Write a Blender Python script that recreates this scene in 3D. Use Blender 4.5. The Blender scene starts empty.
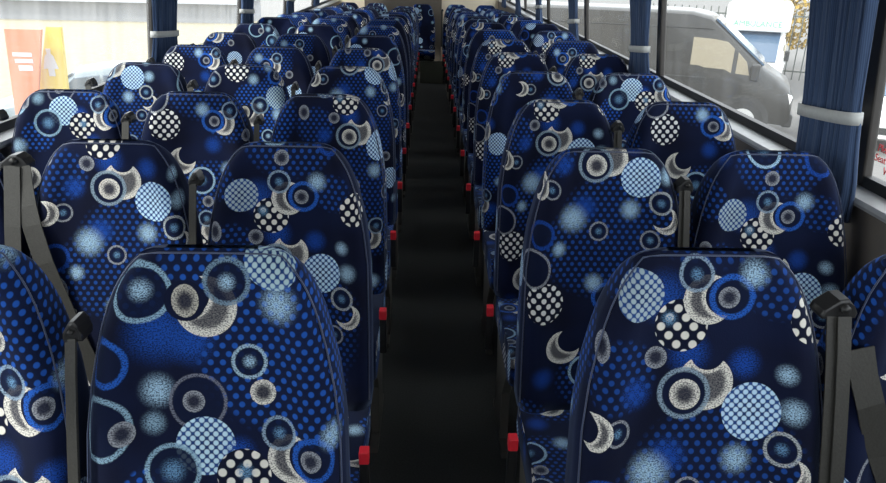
import bpy, bmesh, math, random
from mathutils import Vector, Matrix
random.seed(7)
S = bpy.context.scene
COL = S.collection
PI = math.pi

# ------------------------------------------------------------------ layout
CAM_Z = 1.54
PITCH = math.atan(279.5 / 700.0)
ROW0, ROWP, NROWS = 1.029, 0.6665, 15
LEFT_X = [-0.360, -0.798, -1.228]           # aisle, middle, window
RIGHT_X = [0.450, 0.870]                   # aisle, window
XL, XR = -1.50, 1.16                       # glass planes
SILL_R, SILL_L = 1.022, 0.972
Y_FRONT, Y_REAR = -2.6, 12.0
CEIL = 2.02
GROUND = -1.9

def fz(y):
    t = max(0.0, min(1.0, (y - 5.6) / 5.0))
    return -0.18 * t

# ------------------------------------------------------------------ materials
def new_mat(name):
    m = bpy.data.materials.new(name); m.use_nodes = True
    nt = m.node_tree
    for n in list(nt.nodes): nt.nodes.remove(n)
    out = nt.nodes.new('ShaderNodeOutputMaterial')
    return m, nt, out

def simple(name, col, rough=0.6, metal=0.0, var=0.12, scale=30.0, spec=0.5, bump=0.0, coat=0.0, sheen=0.0):
    m, nt, out = new_mat(name)
    b = nt.nodes.new('ShaderNodeBsdfPrincipled')
    b.inputs['Roughness'].default_value = rough
    b.inputs['Metallic'].default_value = metal
    b.inputs['Specular IOR Level'].default_value = spec
    b.inputs['Coat Weight'].default_value = coat
    b.inputs['Sheen Weight'].default_value = sheen
    tc = nt.nodes.new('ShaderNodeTexCoord')
    n = nt.nodes.new('ShaderNodeTexNoise'); n.inputs['Scale'].default_value = scale
    n.inputs['Detail'].default_value = 3
    nt.links.new(tc.outputs['Object'], n.inputs['Vector'])
    r = nt.nodes.new('ShaderNodeMix'); r.data_type = 'RGBA'
    r.inputs[6].default_value = tuple(c * (1 - var) for c in col) + (1,)
    r.inputs[7].default_value = tuple(min(1, c * (1 + var)) for c in col) + (1,)
    nt.links.new(n.outputs['Fac'], r.inputs[0])
    nt.links.new(r.outputs[2], b.inputs['Base Color'])
    if bump:
        bp = nt.nodes.new('ShaderNodeBump'); bp.inputs['Strength'].default_value = bump
        bp.inputs['Distance'].default_value = 0.002
        nt.links.new(n.outputs['Fac'], bp.inputs['Height'])
        nt.links.new(bp.outputs['Normal'], b.inputs['Normal'])
    nt.links.new(b.outputs[0], out.inputs[0])
    return m

# ---- the moquette: a repeat of rings, crescents, fuzzy blobs, dots -------------
TW, TH = 1.00, 0.86                         # size of the repeat in metres
# colours (linear)
LB = (0.36, 0.55, 0.72); BL = (0.010, 0.060, 0.33); CR = (0.74, 0.72, 0.66); GR = (0.30, 0.32, 0.36)
SK = (0.13, 0.27, 0.45)
#MOTIFS-BEGIN
def ringc(x, y, r, c, cc=SK, w=0.16, cr=0.55):
    return [('ring', x, y, r, c, None, w), ('core', x, y, r * cr, cc)]
def big_a(x, y, m=1):
    # ring, pale crescent, blue ring with an oval, fuzzy blob (m = -1: the mirrored version)
    return [('moon', x + .022 * m, y - .041, .042, CR, None, .026 * m, .006, .032),
            ('ring', x + .060 * m, y - .036, .033, (0.02, 0.11, 0.50), None, .2), ('disc', x + .055 * m, y - .037, .018, GR),
            ('fuzz', x + .094 * m, y + .001, .028, LB)] + ringc(x, y, .026, (0.26, 0.36, 0.48))
def big_d(x, y):
    return [('moon', x + .022, y + .010, .047, CR, None, .002, .050, .029), ('dark', x - .013, y - .008, .037, CR),
            ('ring', x - .013, y - .008, .040, (0.24, 0.33, 0.42), None, .14), ('disc', x - .011, y - .010, .026, CR)]
MOTIFS = []
# first width of the cloth
MOTIFS += [('fuzz', -.033, -.165, .042, BL), ('fuzz', -.08, -.07, .05, (0.012, 0.06, 0.30)), ('check', -.120, -.067, .042, (0.36, 0.46, 0.52)),
    ('white', -.048, -.118, .044, CR), ('fuzz', -.068, -.107, .016, SK)]
MOTIFS += big_a(-.027, -.034)
MOTIFS += [('disc', -.087, -.172, .019, GR), ('fuzz', .061, -.181, .032, BL), ('fuzz', -.12, -.231, .032, BL)]
MOTIFS += big_d(-.024, -.224)
MOTIFS += [('check', .077, -.262, .050, (0.50, 0.70, 0.88)), ('fuzz', .131, -.195, .021, LB), ('fuzz', .146, -.256, .027, LB)]
MOTIFS += ringc(-.150, -.293, .021, GR)
MOTIFS += [('moon', -.190, -.292, .032, CR, None, -.02, .004, .026), ('disc', -.188, -.155, .025, GR, 1.4), ('fuzz', -.060, -.338, .038, BL), ('fuzz', -.090, -.366, .042, LB),
    ('fuzz', .055, -.342, .030, LB), ('moon', .146, -.366, .034, CR, None, -.014, .012, .030), ('white', .168, -.100, .040, CR)]
MOTIFS += ringc(.131, -.322, .027, (0.42, 0.46, 0.48))
MOTIFS += ringc(-.023, -.398, .022, GR) + ringc(.109, -.419, .023, GR)
MOTIFS += [('fuzz', -.124, -.443, .023, LB), ('ring', -.175, -.405, .032, BL, None, .2)]
MOTIFS += big_a(.062, -.529, -1)
MOTIFS += [('white', -.160, -.579, .052, (0.8, 0.8, 0.78)), ('ring', -.195, -.492, .046, GR, None, .1), ('fuzz', .0, -.645, .035, BL), ('disc', .125, -.61, .02, GR),
    ('check', .145, -.705, .046, (0.5, 0.7, 0.88)), ('moon', -.105, -.700, .045, CR, None, .02, .02, .032), ('ring', -.04, -.765, .042, LB, None, .12), ('core', -.04, -.765, .022, SK),
    ('fuzz', .05, -.725, .03, LB), ('ring', .10, -.79, .034, BL, None, .2), ('fuzz', -.155, -.78, .036, BL), ('disc', -.02, -.835, .019, GR), ('fuzz', .17, -.80, .024, LB)]
# second width
MOTIFS += [('fuzz', .415, -.128, .062, (0.012, 0.07, 0.36)), ('fuzz', .465, -.145, .045, (0.012, 0.07, 0.36)), ('check', .60, -.012, .048, (0.40, 0.55, 0.60)),
    ('ring', .393, -.065, .044, (0.26, 0.42, 0.55), None, .13), ('core', .393, -.060, .024, LB),
    ('moon', .492, -.088, .050, CR, None, -.028, .020, .035), ('dark', .460, -.079, .034, CR), ('disc', .460, -.079, .027, (0.5, 0.48, 0.42), 1.25)]
MOTIFS += ringc(.5256, -.0486, .034, (0.16, 0.25, 0.34), LB)
MOTIFS += [('fuzz', .608, -.082, .036, LB)] + ringc(.559, -.177, .026, (0.35, 0.5, 0.62), LB)
MOTIFS += [('disc', .580, -.227, .021, CR), ('fuzz', .412, -.225, .032, LB), ('fuzz', .405, -.278, .023, (0.24, 0.38, 0.5)), ('ring', .476, -.244, .044, (0.16, 0.17, 0.22), None, .09), ('disc', .469, -.243, .018, GR),
    ('ring', .321, -.281, .048, (0.26, 0.42, 0.55), None, .13), ('disc', .356, -.290, .021, GR), ('ring', .330, -.175, .035, (0.02, 0.11, 0.50), None, .2),
    ('check', .487, -.316, .049, (0.5, 0.70, 0.82)), ('fuzz', .542, -.325, .030, BL), ('ring', .434, -.357, .042, (0.26, 0.42, 0.55), None, .13), ('core', .434, -.357, .026, SK),
    ('white', .548, -.364, .044, CR), ('fuzz', .55, -.358, .017, SK)]
MOTIFS += big_a(.606, -.293)
MOTIFS += [('disc', .546, -.431, .019, GR), ('fuzz', .58, -.425, .042, BL), ('fuzz', .67, -.44, .032, BL)] + big_d(.605, -.483)
MOTIFS += [('check', .71, -.52, .048, (0.5, 0.7, 0.88)), ('fuzz', .52, -.62, .042, LB), ('white', .43, -.76, .052, (0.8, 0.8, 0.78)), ('fuzz', .50, -.80, .028, LB), ('fuzz', .69, -.80, .036, BL), ('fuzz', .43, -.62, .036, BL),
    ('disc', .36, -.68, .022, GR), ('moon', .36, -.54, .04, CR, None, -.02, .015, .03), ('fuzz', .34, -.43, .03, LB), ('fuzz', .72, -.68, .026, LB)]
MOTIFS += ringc(.46, -.55, .021, GR) + ringc(.60, -.66, .023, GR) + big_a(.66, -.745, -1) + ringc(.33, -.80, .03, GR)
# where the small blue dots show: centre, radius, x squeeze
FIELDS = [(-.15, -.20, .075, 1.0), (.03, -.37, .14, .8), (.105, -.06, .055, 1.0), (0, -.44, .15, .75), (.06, -.55, .10, 1.0), (0, -.79, .11, .8), (-.19, -.03, .06, 1.0),
          (.63, -.165, .15, .85), (.67, -.24, .10, 1.0), (.40, -.40, .06, 1.0), (.39, -.06, .045, 1.0), (.55, -.63, .16, .7), (.36, -.66, .07, 1.0), (.62, -.83, .08, .8), (.52, -.01, .07, .6)]
#MOTIFS-END

def fabric(name, motifs, fields):
    m, nt, out = new_mat(name)
    N, L = nt.nodes, nt.links
    def math_(op, a, b=None, c=None, clamp=False):
        n = N.new('ShaderNodeMath'); n.operation = op; n.use_clamp = clamp
        for i, v in enumerate((a, b, c)):
            if v is None: continue
            if isinstance(v, (int, float)): n.inputs[i].default_value = v
            else: L.new(v, n.inputs[i])
        return n.outputs[0]
    def vec(op, a, b=None, c=None, scale=None):
        n = N.new('ShaderNodeVectorMath'); n.operation = op
        for i, v in enumerate((a, b, c)):
            if v is None: continue
            if isinstance(v, tuple): n.inputs[i].default_value = v
            else: L.new(v, n.inputs[i])
        if scale is not None: n.inputs['Scale'].default_value = scale
        return n.outputs['Value'] if op in ('LENGTH', 'DISTANCE', 'DOT_PRODUCT') else n.outputs[0]
    def smap(v, a, b, c=0.0, d=1.0):
        n = N.new('ShaderNodeMapRange'); n.interpolation_type = 'SMOOTHSTEP'
        L.new(v, n.inputs[0])
        n.inputs[1].default_value = a; n.inputs[2].default_value = b
        n.inputs[3].default_value = c; n.inputs[4].default_value = d
        return n.outputs[0]
    def mix(f, a, b):
        n = N.new('ShaderNodeMix'); n.data_type = 'RGBA'
        if isinstance(f, (int, float)): n.inputs[0].default_value = f
        else: L.new(f, n.inputs[0])
        for i, v in ((6, a), (7, b)):
            if isinstance(v, tuple): n.inputs[i].default_value = v + (1,)
            else: L.new(v, n.inputs[i])
        return n.outputs[2]
    uv = N.new('ShaderNodeUVMap'); uv.uv_map = 'UVMap'
    at = N.new('ShaderNodeAttribute'); at.attribute_type = 'OBJECT'; at.attribute_name = 'fabric'
    P = vec('ADD', uv.outputs[0], at.outputs['Vector'])
    # woven stipple
    nz = N.new('ShaderNodeTexNoise'); nz.inputs['Scale'].default_value = 1.0; nz.inputs['Detail'].default_value = 1.0
    L.new(vec('MULTIPLY', P, (330.0, 470.0, 1.0)), nz.inputs['Vector'])
    st = smap(nz.outputs['Fac'], 0.34, 0.66, -0.5, 0.5)
    def near(cx, cy, sx=1.0):
        w = vec('WRAP', vec('SUBTRACT', P, (cx, cy, 0.0)), (TW / 2, TH / 2, 1.0), (-TW / 2, -TH / 2, -1.0))
        if sx != 1.0: w = vec('MULTIPLY', w, (sx, 1.0, 1.0))
        return vec('LENGTH', w)
    def dots(sx, sy, r, soft=0.0012):
        q = vec('MULTIPLY', P, (1 / sx, 1 / sy, 1.0))
        ds = []
        for o in (0.0, 0.5):
            f = vec('FRACTION', vec('ADD', q, (o, o, 0.0)))
            f = vec('MULTIPLY', vec('SUBTRACT', f, (0.5, 0.5, 0.0)), (sx, sy, 0.0))
            ds.append(vec('LENGTH', f))
        return smap(math_('MINIMUM', ds[0], ds[1]), r - soft, r + soft, 1.0, 0.0)
    blue_dots = dots(0.0195, 0.0275, 0.0047)
    check = dots(0.0148, 0.0148, 0.0043)
    white_dots = dots(0.027, 0.030, 0.0068)
    col = (0.0055, 0.0075, 0.026)
    # slow variation: navy towards black
    n2 = N.new('ShaderNodeTexNoise'); n2.inputs['Scale'].default_value = 5.0
    L.new(P, n2.inputs['Vector'])
    col = mix(smap(n2.outputs['Fac'], 0.35, 0.65), (0.0042, 0.0055, 0.018), (0.0055, 0.0095, 0.036))
    # fields of blue dots
    fm = None
    for (cx, cy, r, sx) in fields:
        f = smap(near(cx, cy, sx), r * 0.72, r, 1.0 if cx > .25 else 0.62, 0.0)  # first width's dots dimmed in the cloth colour, imitating weaker light on those seats
        fm = f if fm is None else math_('MAXIMUM', fm, f)
    if fm is not None:
        fm = smap(fm, 0.1, 1.0)
        col = mix(math_('MULTIPLY', blue_dots, fm), mix(math_('MULTIPLY', fm, 0.5), col, (0.007, 0.016, 0.062)), (0.015, 0.088, 0.42))
    for mo in motifs:
        k, cx, cy, r = mo[:4]
        c = mo[4]
        d = near(cx, cy, mo[5] if len(mo) > 5 and mo[5] else 1.0)
        if k == 'fuzz':
            f = smap(d, 0.0, r * 1.1, 1.0, 0.0)
            f = math_('MULTIPLY', f, math_('MULTIPLY_ADD', st, 1.3, 0.90), clamp=True)
            col = mix(f, col, c)
        elif k == 'ring':
            w = r * (mo[6] if len(mo) > 6 else 0.16)
            inner = smap(d, r * 0.93, r, 0.93, 0.0)
            col = mix(inner, col, (0.005, 0.009, 0.032))
            f = smap(math_('ABSOLUTE', math_('SUBTRACT', d, r)), w * 0.35, w, 1.0, 0.0)
            f = math_('MULTIPLY', f, math_('MULTIPLY_ADD', st, 1.3, 0.85), clamp=True)
            col = mix(f, col, c)
        elif k == 'core':                   # bright speck in the middle of a ring
            f = smap(d, 0.0, r, 1.1, 0.0)
            f = math_('MULTIPLY', f, math_('MULTIPLY_ADD', st, 1.3, 0.8), clamp=True)
            col = mix(f, col, c)
        elif k == 'disc':                   # grey disc, bright rim, dark heart
            f = smap(d, r * 0.30, r * 0.95, 0.06, 1.0)
            f = math_('MULTIPLY', f, smap(d, r * 0.96, r * 1.02, 1.0, 0.0))
            f = math_('MULTIPLY', f, math_('MULTIPLY_ADD', st, 1.0, 0.8), clamp=True)
            base = mix(smap(d, r * 0.96, r * 1.02, 1.0, 0.0), col, (0.008, 0.01, 0.028))
            col = mix(f, base, c)
        elif k == 'dark':                   # plain navy disc cut out of what is below
            col = mix(smap(d, r * 0.94, r, 1.0, 0.0), col, (0.005, 0.008, 0.028))
        elif k == 'check':
            msk = smap(d, r * 0.97, r, 1.0, 0.0)
            col = mix(msk, col, mix(smap(d, 0, r, 0.2, 0.9), (0.008, 0.02, 0.08), (0.02, 0.07, 0.26)))
            col = mix(math_('MULTIPLY', msk, check), col, c)
        elif k == 'white':
            msk = smap(d, r * 0.99, r * 1.01, 1.0, 0.0)
            col = mix(math_('MULTIPLY', msk, math_('SUBTRACT', 1.0, white_dots)), col, (0.005, 0.007, 0.022))
            col = mix(math_('MULTIPLY', msk, white_dots), col, c)
        elif k == 'moon':                   # crescent: disc minus a second disc
            ox, oy, r2 = mo[6:9]
            d2 = near(cx + ox, cy + oy)
            msk = math_('MULTIPLY', smap(d, r * 0.97, r, 1.0, 0.0), smap(d2, r2 * 0.98, r2 * 1.01))
            edge = math_('MAXIMUM', smap(d, r * 0.55, r * 0.93), smap(d2, r2 * 1.0, r2 * 1.35, 1.0, 0.0))
            f = math_('MULTIPLY', smap(edge, 0.0, 1.0, 0.14, 1.05), math_('MULTIPLY_ADD', st, 1.2, 0.9), clamp=True)
            col = mix(msk, col, mix(f, (0.01, 0.012, 0.03), c))
    b = N.new('ShaderNodeBsdfPrincipled')
    b.inputs['Roughness'].default_value = 0.95
    b.inputs['Specular IOR Level'].default_value = 0.12
    b.inputs['Sheen Weight'].default_value = 0.22
    b.inputs['Sheen Roughness'].default_value = 0.45
    b.inputs['Sheen Tint'].default_value = (0.45, 0.6, 0.95, 1)
    L.new(col, b.inputs['Base Color'])
    bp = N.new('ShaderNodeBump'); bp.inputs['Strength'].default_value = 0.25; bp.inputs['Distance'].default_value = 0.001
    L.new(nz.outputs['Fac'], bp.inputs['Height']); L.new(bp.outputs[0], b.inputs['Normal'])
    L.new(b.outputs[0], out.inputs[0])
    return m

def glass_mat(name, veil, tint=(0.93, 0.95, 0.96), streak=0.5, seed=0.0):
    # dirty bus glass: mostly clear, a film of dust that scatters daylight
    m, nt, out = new_mat(name); N, L = nt.nodes, nt.links
    tr = N.new('ShaderNodeBsdfTransparent'); tr.inputs[0].default_value = tint + (1,)
    tl = N.new('ShaderNodeBsdfTranslucent'); tl.inputs[0].default_value = (0.95, 0.95, 0.93, 1)
    gl = N.new('ShaderNodeBsdfGlossy'); gl.inputs['Roughness'].default_value = 0.05
    tc = N.new('ShaderNodeTexCoord')
    mp = N.new('ShaderNodeMapping'); mp.inputs['Scale'].default_value = (1, 9, 0.7); mp.inputs['Location'].default_value = (0, seed, 0)
    L.new(tc.outputs['Object'], mp.inputs[0])
    n = N.new('ShaderNodeTexNoise'); n.inputs['Scale'].default_value = 3.0; n.inputs['Detail'].default_value = 5
    L.new(mp.outputs[0], n.inputs['Vector'])
    r = N.new('ShaderNodeMapRange'); L.new(n.outputs['Fac'], r.inputs[0])
    r.inputs[1].default_value = 0.3; r.inputs[2].default_value = 0.75
    r.inputs[3].default_value = veil * (1 - streak); r.inputs[4].default_value = veil * (1 + streak)
    mx = N.new('ShaderNodeMixShader'); L.new(r.outputs[0], mx.inputs[0]); L.new(tr.outputs[0], mx.inputs[1]); L.new(tl.outputs[0], mx.inputs[2])
    m2 = N.new('ShaderNodeMixShader'); m2.inputs[0].default_value = 0.03
    L.new(mx.outputs[0], m2.inputs[1]); L.new(gl.outputs[0], m2.inputs[2])
    L.new(m2.outputs[0], out.inputs[0])
    return m

def curtain_mat():
    m, nt, out = new_mat('curtain_cloth'); N, L = nt.nodes, nt.links
    tc = N.new('ShaderNodeTexCoord'); uv = N.new('ShaderNodeUVMap'); uv.uv_map = 'UVMap'
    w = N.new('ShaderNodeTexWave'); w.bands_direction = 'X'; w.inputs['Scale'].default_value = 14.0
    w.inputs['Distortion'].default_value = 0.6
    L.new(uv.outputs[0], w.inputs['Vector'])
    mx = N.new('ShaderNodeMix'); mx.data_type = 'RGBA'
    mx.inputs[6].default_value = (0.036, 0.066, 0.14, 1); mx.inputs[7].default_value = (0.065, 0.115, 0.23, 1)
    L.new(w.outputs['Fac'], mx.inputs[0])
    d = N.new('ShaderNodeBsdfPrincipled'); d.inputs['Roughness'].default_value = 0.85
    d.inputs['Sheen Weight'].default_value = 0.2
    L.new(mx.outputs[2], d.inputs['Base Color'])
    t = N.new('ShaderNodeBsdfTranslucent'); L.new(mx.outputs[2], t.inputs[0])
    ms = N.new('ShaderNodeMixShader'); ms.inputs[0].default_value = 0.25
    L.new(d.outputs[0], ms.inputs[1]); L.new(t.outputs[0], ms.inputs[2]); L.new(ms.outputs[0], out.inputs[0])
    return m

FAB = fabric('moquette', MOTIFS, FIELDS)
M = dict(
    plastic=simple('black_plastic', (0.018, 0.018, 0.019), 0.35, spec=0.5),
    webbing=simple('seat_belt_webbing', (0.030, 0.029, 0.025), 0.6, scale=220, var=0.3, bump=0.3),
    piping=simple('piping_trim', (0.03, 0.05, 0.12), 0.5, sheen=0.5, var=0.3, scale=300),
    frame=simple('black_steel', (0.02, 0.02, 0.02), 0.45, metal=0.2),
    legm=simple('leg_panel', (0.11, 0.105, 0.095), 0.5),
    red=simple('red_button', (0.92, 0.03, 0.05), 0.35),
    floor=simple('floor_vinyl', (0.060, 0.064, 0.062), 0.75, scale=160, var=0.5, bump=0.15),
    wallp=simple('side_panel', (0.17, 0.15, 0.13), 0.65),
    ledge=simple('sill_ledge', (0.50, 0.51, 0.52), 0.38, metal=0.3),
    rubber=simple('window_rubber', (0.02, 0.02, 0.021), 0.5),
    pillar=simple('pillar_trim', (0.035, 0.031, 0.028), 0.6),
    rear=simple('rear_panel', (0.80, 0.69, 0.53), 0.7, scale=4),
    rearcap=simple('rear_headlining', (0.12, 0.10, 0.08), 0.7),
    ceil=simple('ceiling_panel', (0.55, 0.54, 0.52), 0.7),
    dash=simple('dashboard', (0.05, 0.05, 0.055), 0.6),
    tie=simple('tieback_fabric', (0.42, 0.43, 0.42), 0.7, scale=90),
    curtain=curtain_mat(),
    riser=simple('riser_panel', (0.22, 0.23, 0.17), 0.7),
    asphalt=simple('asphalt', (0.15, 0.145, 0.14), 0.9, scale=6),
    verge=simple('dry_grass', (0.26, 0.23, 0.15), 0.95, scale=5, var=0.4),
    earth=simple('bare_earth', (0.14, 0.095, 0.065), 0.95, scale=4, var=0.4),
    vanp=simple('van_paint', (0.022, 0.021, 0.019), 0.35, coat=0.25, spec=0.4),
    trimp=simple('van_lower_trim', (0.02, 0.02, 0.02), 0.5),
    white=simple('white_paint', (0.82, 0.83, 0.82), 0.3, coat=0.6),
    silver=simple('silver_blue_paint', (0.14, 0.18, 0.20), 0.3, metal=0.2, coat=0.4),
    vglass=simple('vehicle_glass', (0.05, 0.09, 0.15), 0.10, spec=0.9),
    wglass=simple('side_window_glass', (0.26, 0.23, 0.17), 0.10, spec=0.9),
    tyre=simple('tyre_rubber', (0.018, 0.018, 0.018), 0.8),
    alloy=simple('wheel_alloy', (0.60, 0.60, 0.60), 0.3, metal=0.6),
    lamp=simple('headlamp_lens', (0.8, 0.8, 0.78), 0.1),
    orange=simple('orange_board', (0.55, 0.16, 0.07), 0.5, var=0.06),
    yellow=simple('yellow_board', (0.60, 0.45, 0.06), 0.5, var=0.06),
    plate=simple('board_print', (0.50, 0.52, 0.55), 0.5),
    pale=simple('pale_green_letters', (0.16, 0.42, 0.28), 0.5),
    bark=simple('bark', (0.16, 0.11, 0.07), 0.9),
    leaf=simple('autumn_leaves', (0.30, 0.20, 0.04), 0.7, scale=2.0, var=0.5),
    rail=simple('fence_paint', (0.10, 0.11, 0.10), 0.6),
    build=simple('far_building', (0.22, 0.23, 0.25), 0.8),
    sticker=simple('sticker_film', (0.86, 0.85, 0.84), 0.5),
    redink=simple('red_ink', (0.70, 0.03, 0.04), 0.5),
)
GLASS_R = glass_mat('dusty_glass', 0.022, seed=0.0)
GLASS_L = glass_mat('dusty_bright_glass', 0.055, seed=5.0)

# ------------------------------------------------------------------ mesh helpers
def link(name, bm, mat, parent=None, smooth=False, loc=(0, 0, 0), rot=(0, 0, 0)):
    me = bpy.data.meshes.new(name)
    bmesh.ops.recalc_face_normals(bm, faces=bm.faces)
    bm.to_mesh(me); bm.free()
    if mat: me.materials.append(mat)
    if smooth:
        for p in me.polygons: p.use_smooth = True
    o = bpy.data.objects.new(name, me); COL.objects.link(o)
    o.location = loc; o.rotation_euler = rot
    if parent: o.parent = parent
    return o

def empty(name, loc=(0, 0, 0), rz=0.0):
    o = bpy.data.objects.new(name, None); COL.objects.link(o)
    o.location = loc; o.rotation_euler = (0, 0, rz); o.empty_display_size = 0.1
    return o

def tag(o, label, cat, group=None):
    o['label'] = label; o['category'] = cat
    if group: o['group'] = group
    return o

def structure(o):
    o['kind'] = 'structure'; return o

def box(bm, x0, x1, y0, y1, z0, z1, bev=0.0, seg=2):
    vs = [bm.verts.new((x, y, z)) for x in (x0, x1) for y in (y0, y1) for z in (z0, z1)]
    f = [(0, 1, 3, 2), (4, 6, 7, 5), (0, 4, 5, 1), (2, 3, 7, 6), (0, 2, 6, 4), (1, 5, 7, 3)]
    fs = [bm.faces.new([vs[i] for i in q]) for q in f]
    if bev:
        es = list({e for q in fs for e in q.edges})
        bmesh.ops.bevel(bm, geom=es, offset=bev, segments=seg, profile=0.5, affect='EDGES')
    return vs

def tube(bm, pts, r, n=8, cap=True):
    pts = [Vector(p) for p in pts]; rings = []
    for i, p in enumerate(pts):
        a = pts[max(0, i - 1)]; b = pts[min(len(pts) - 1, i + 1)]
        t = (b - a).normalized()
        up = Vector((0, 1, 0)) if abs(t.y) < 0.9 else Vector((1, 0, 0))
        s = t.cross(up).normalized(); u = s.cross(t)
        rr = r[i] if isinstance(r, (list, tuple)) else r
        rings.append([bm.verts.new(p + s * (rr * math.cos(2 * PI * k / n)) + u * (rr * math.sin(2 * PI * k / n))) for k in range(n)])
    for A, B in zip(rings, rings[1:]):
        for k in range(n): bm.faces.new((A[k], A[(k + 1) % n], B[(k + 1) % n], B[k]))
    if cap: bm.faces.new(rings[0]); bm.faces.new(rings[-1])

def ribbon(bm, pts, side, w, th):
    # flat webbing along pts; side = lateral unit vector (or list), th along normal
    rings = []
    for i, p in enumerate(pts):
        p = Vector(p); a = Vector(pts[max(0, i - 1)]); b = Vector(pts[min(len(pts) - 1, i + 1)])
        t = (b - a).normalized(); s = Vector(side); s = (s - t * s.dot(t)).normalized(); n = t.cross(s)
        rings.append([bm.verts.new(p + s * (w / 2 * e) + n * (th / 2 * f)) for e, f in ((-1, -1), (1, -1), (1, 1), (-1, 1))])
    for A, B in zip(rings, rings[1:]):
        for k in range(4): bm.faces.new((A[k], A[(k + 1) % 4], B[(k + 1) % 4], B[k]))
    bm.faces.new(rings[0]); bm.faces.new(rings[-1])

def cyl(bm, c, axis, r, h, n=20, r2=None, bev=0.0):
    c = Vector(c); ax = Vector(axis).normalized()
    q = Vector((0, 0, 1)).rotation_difference(ax).to_matrix().to_4x4()
    r2 = r if r2 is None else r2
    res = bmesh.ops.create_cone(bm, cap_ends=True, segments=n, radius1=r, radius2=r2, depth=h, matrix=Matrix.Translation(c) @ q)
    return res['verts']

def prism(bm, poly, axis, a, b, bev=0.0):
    # extrude 2-D polygon along axis ('x','y','z') between a and b
    def P(p, t):
        return {'x': (t, p[0], p[1]), 'y': (p[0], t, p[1]), 'z': (p[0], p[1], t)}[axis]
    A = [bm.verts.new(P(p, a)) for p in poly]; B = [bm.verts.new(P(p, b)) for p in poly]
    n = len(poly); fs = [bm.faces.new(A), bm.faces.new(B)]
    for i in range(n): fs.append(bm.faces.new((A[i], A[(i + 1) % n], B[(i + 1) % n], B[i])))
    if bev:
        es = list({e for q in fs[:2] for e in q.edges})
        bmesh.ops.bevel(bm, geom=es, offset=bev, segments=2, profile=0.5, affect='EDGES')

def lerp_tab(tab, s):
    for (a, va), (b, vb) in zip(tab, tab[1:]):
        if s <= b:
            t = (s - a) / (b - a) if b > a else 0
            t = max(0, t)
            return va + (vb - va) * t
    return tab[-1][1]

# ------------------------------------------------------------------ seat geometry (local: x across, +y to the rear, top front edge at y=0)
TOP = 1.113
S_LEN = 0.68
HW = [(0.0, 0.072), (0.003, 0.094), (0.008, 0.108), (0.015, 0.119), (0.025, 0.130), (0.04, 0.142), (0.06, 0.154), (0.085, 0.165), (0.11, 0.174), (0.14, 0.182), (0.20, 0.196), (0.30, 0.208), (0.45, 0.212), (0.68, 0.212)]
TH = [(0.0, 0.018), (0.006, 0.034), (0.018, 0.052), (0.04, 0.064), (0.10, 0.078), (0.30, 0.10), (0.68, 0.115)]
REC = math.radians(13.0)

def spine(s):
    # centre line of the front face: upper part steeper, small lumbar bulge
    y = -math.sin(REC) * s - 0.012 * math.exp(-((s - 0.42) / 0.16) ** 2)
    z = TOP - math.cos(REC) * s
    return y, z

def front_y(s, x):
    hw = lerp_tab(HW, s); y, z = spine(s)
    q = min(1.0, abs(x) / max(hw, 1e-4))
    k = min(1.0, s / 0.12)
    # bolsters at the sides stand a little proud of the centre panel
    d = -0.020 * k * math.exp(-((q - 0.80) / 0.17) ** 2)
    top = 0.0
    if s < 0.04: top = 0.020 * (1 - s / 0.04) ** 2
    return y + d + top

def backrest_mesh(wscale=1.0):
    bm = bmesh.new(); uvl = bm.loops.layers.uv.new('UVMap')
    ss = [0.0, 0.003, 0.008, 0.015, 0.025, 0.04, 0.06, 0.085, 0.11, 0.14, 0.17] + [0.17 + (S_LEN - 0.17) * i / 14 for i in range(1, 15)]
    fq = [-1 + 2 * i / 24 for i in range(25)]
    rings, uvs = [], []
    for s in ss:
        hw = lerp_tab(HW, s); th = lerp_tab(TH, s); y0, z = spine(s)
        r = min(0.024, th * 0.48, hw * 0.4)
        pts = []
        # front, with rounded corners
        for q in fq:
            x = q * hw; ax = abs(x); y = front_y(s, x)
            e = ax - (hw - r)
            if e > 0: y += r - math.sqrt(max(0, r * r - e * e))
            pts.append((x, y))
        yb = y0 + th + (0.020 * (1 - s / 0.04) ** 2 * 0.2 if s < 0.04 else 0)
        yf = pts[-1][1]
        rb = r * 0.9
        side_r = [(hw, yf + (yb - rb - yf) * t) for t in (0.33, 0.66, 1.0)]
        corner = [(hw - rb + rb * math.cos(a), yb - rb + rb * math.sin(a)) for a in (PI / 6, PI / 3, PI / 2)]
        backp = [(q * (hw - rb), yb) for q in (0.6, 0.2, -0.2, -0.6)]
        half = side_r + corner
        ring = pts + half + backp + [(-x, y) for x, y in reversed(half)]
        rings.append([bm.verts.new((x * wscale, y, z)) for x, y in ring])
        # arc length u from the front centre, both ways
        n = len(ring); c = 12; u = [0.0] * n
        mid = 25 + 6 + 2
        for i in range(c + 1, mid): u[i] = u[i - 1] + math.dist(ring[i], ring[i - 1])
        prev = c
        for i in list(range(c - 1, -1, -1)) + list(range(n - 1, mid - 1, -1)):
            u[i] = u[prev] - math.dist(ring[i], ring[prev]); prev = i
        uvs.append([(a * wscale, -s) for a in u])
    n = len(rings[0])
    def face(vs, uu):
        f = bm.faces.new(vs)
        for lp, w in zip(f.loops, uu): lp[uvl].uv = w
    for i in range(len(rings) - 1):
        for k in range(n):
            k2 = (k + 1) % n
            a, b, c, d = uvs[i][k], uvs[i][k2], uvs[i + 1][k2], uvs[i + 1][k]
            face((rings[i][k], rings[i][k2], rings[i + 1][k2], rings[i + 1][k]), (a, b, c, d))
    face(rings[0], [(a, b + 0.0) for a, b in uvs[0]]); face(rings[-1], uvs[-1])
    return bm

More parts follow.
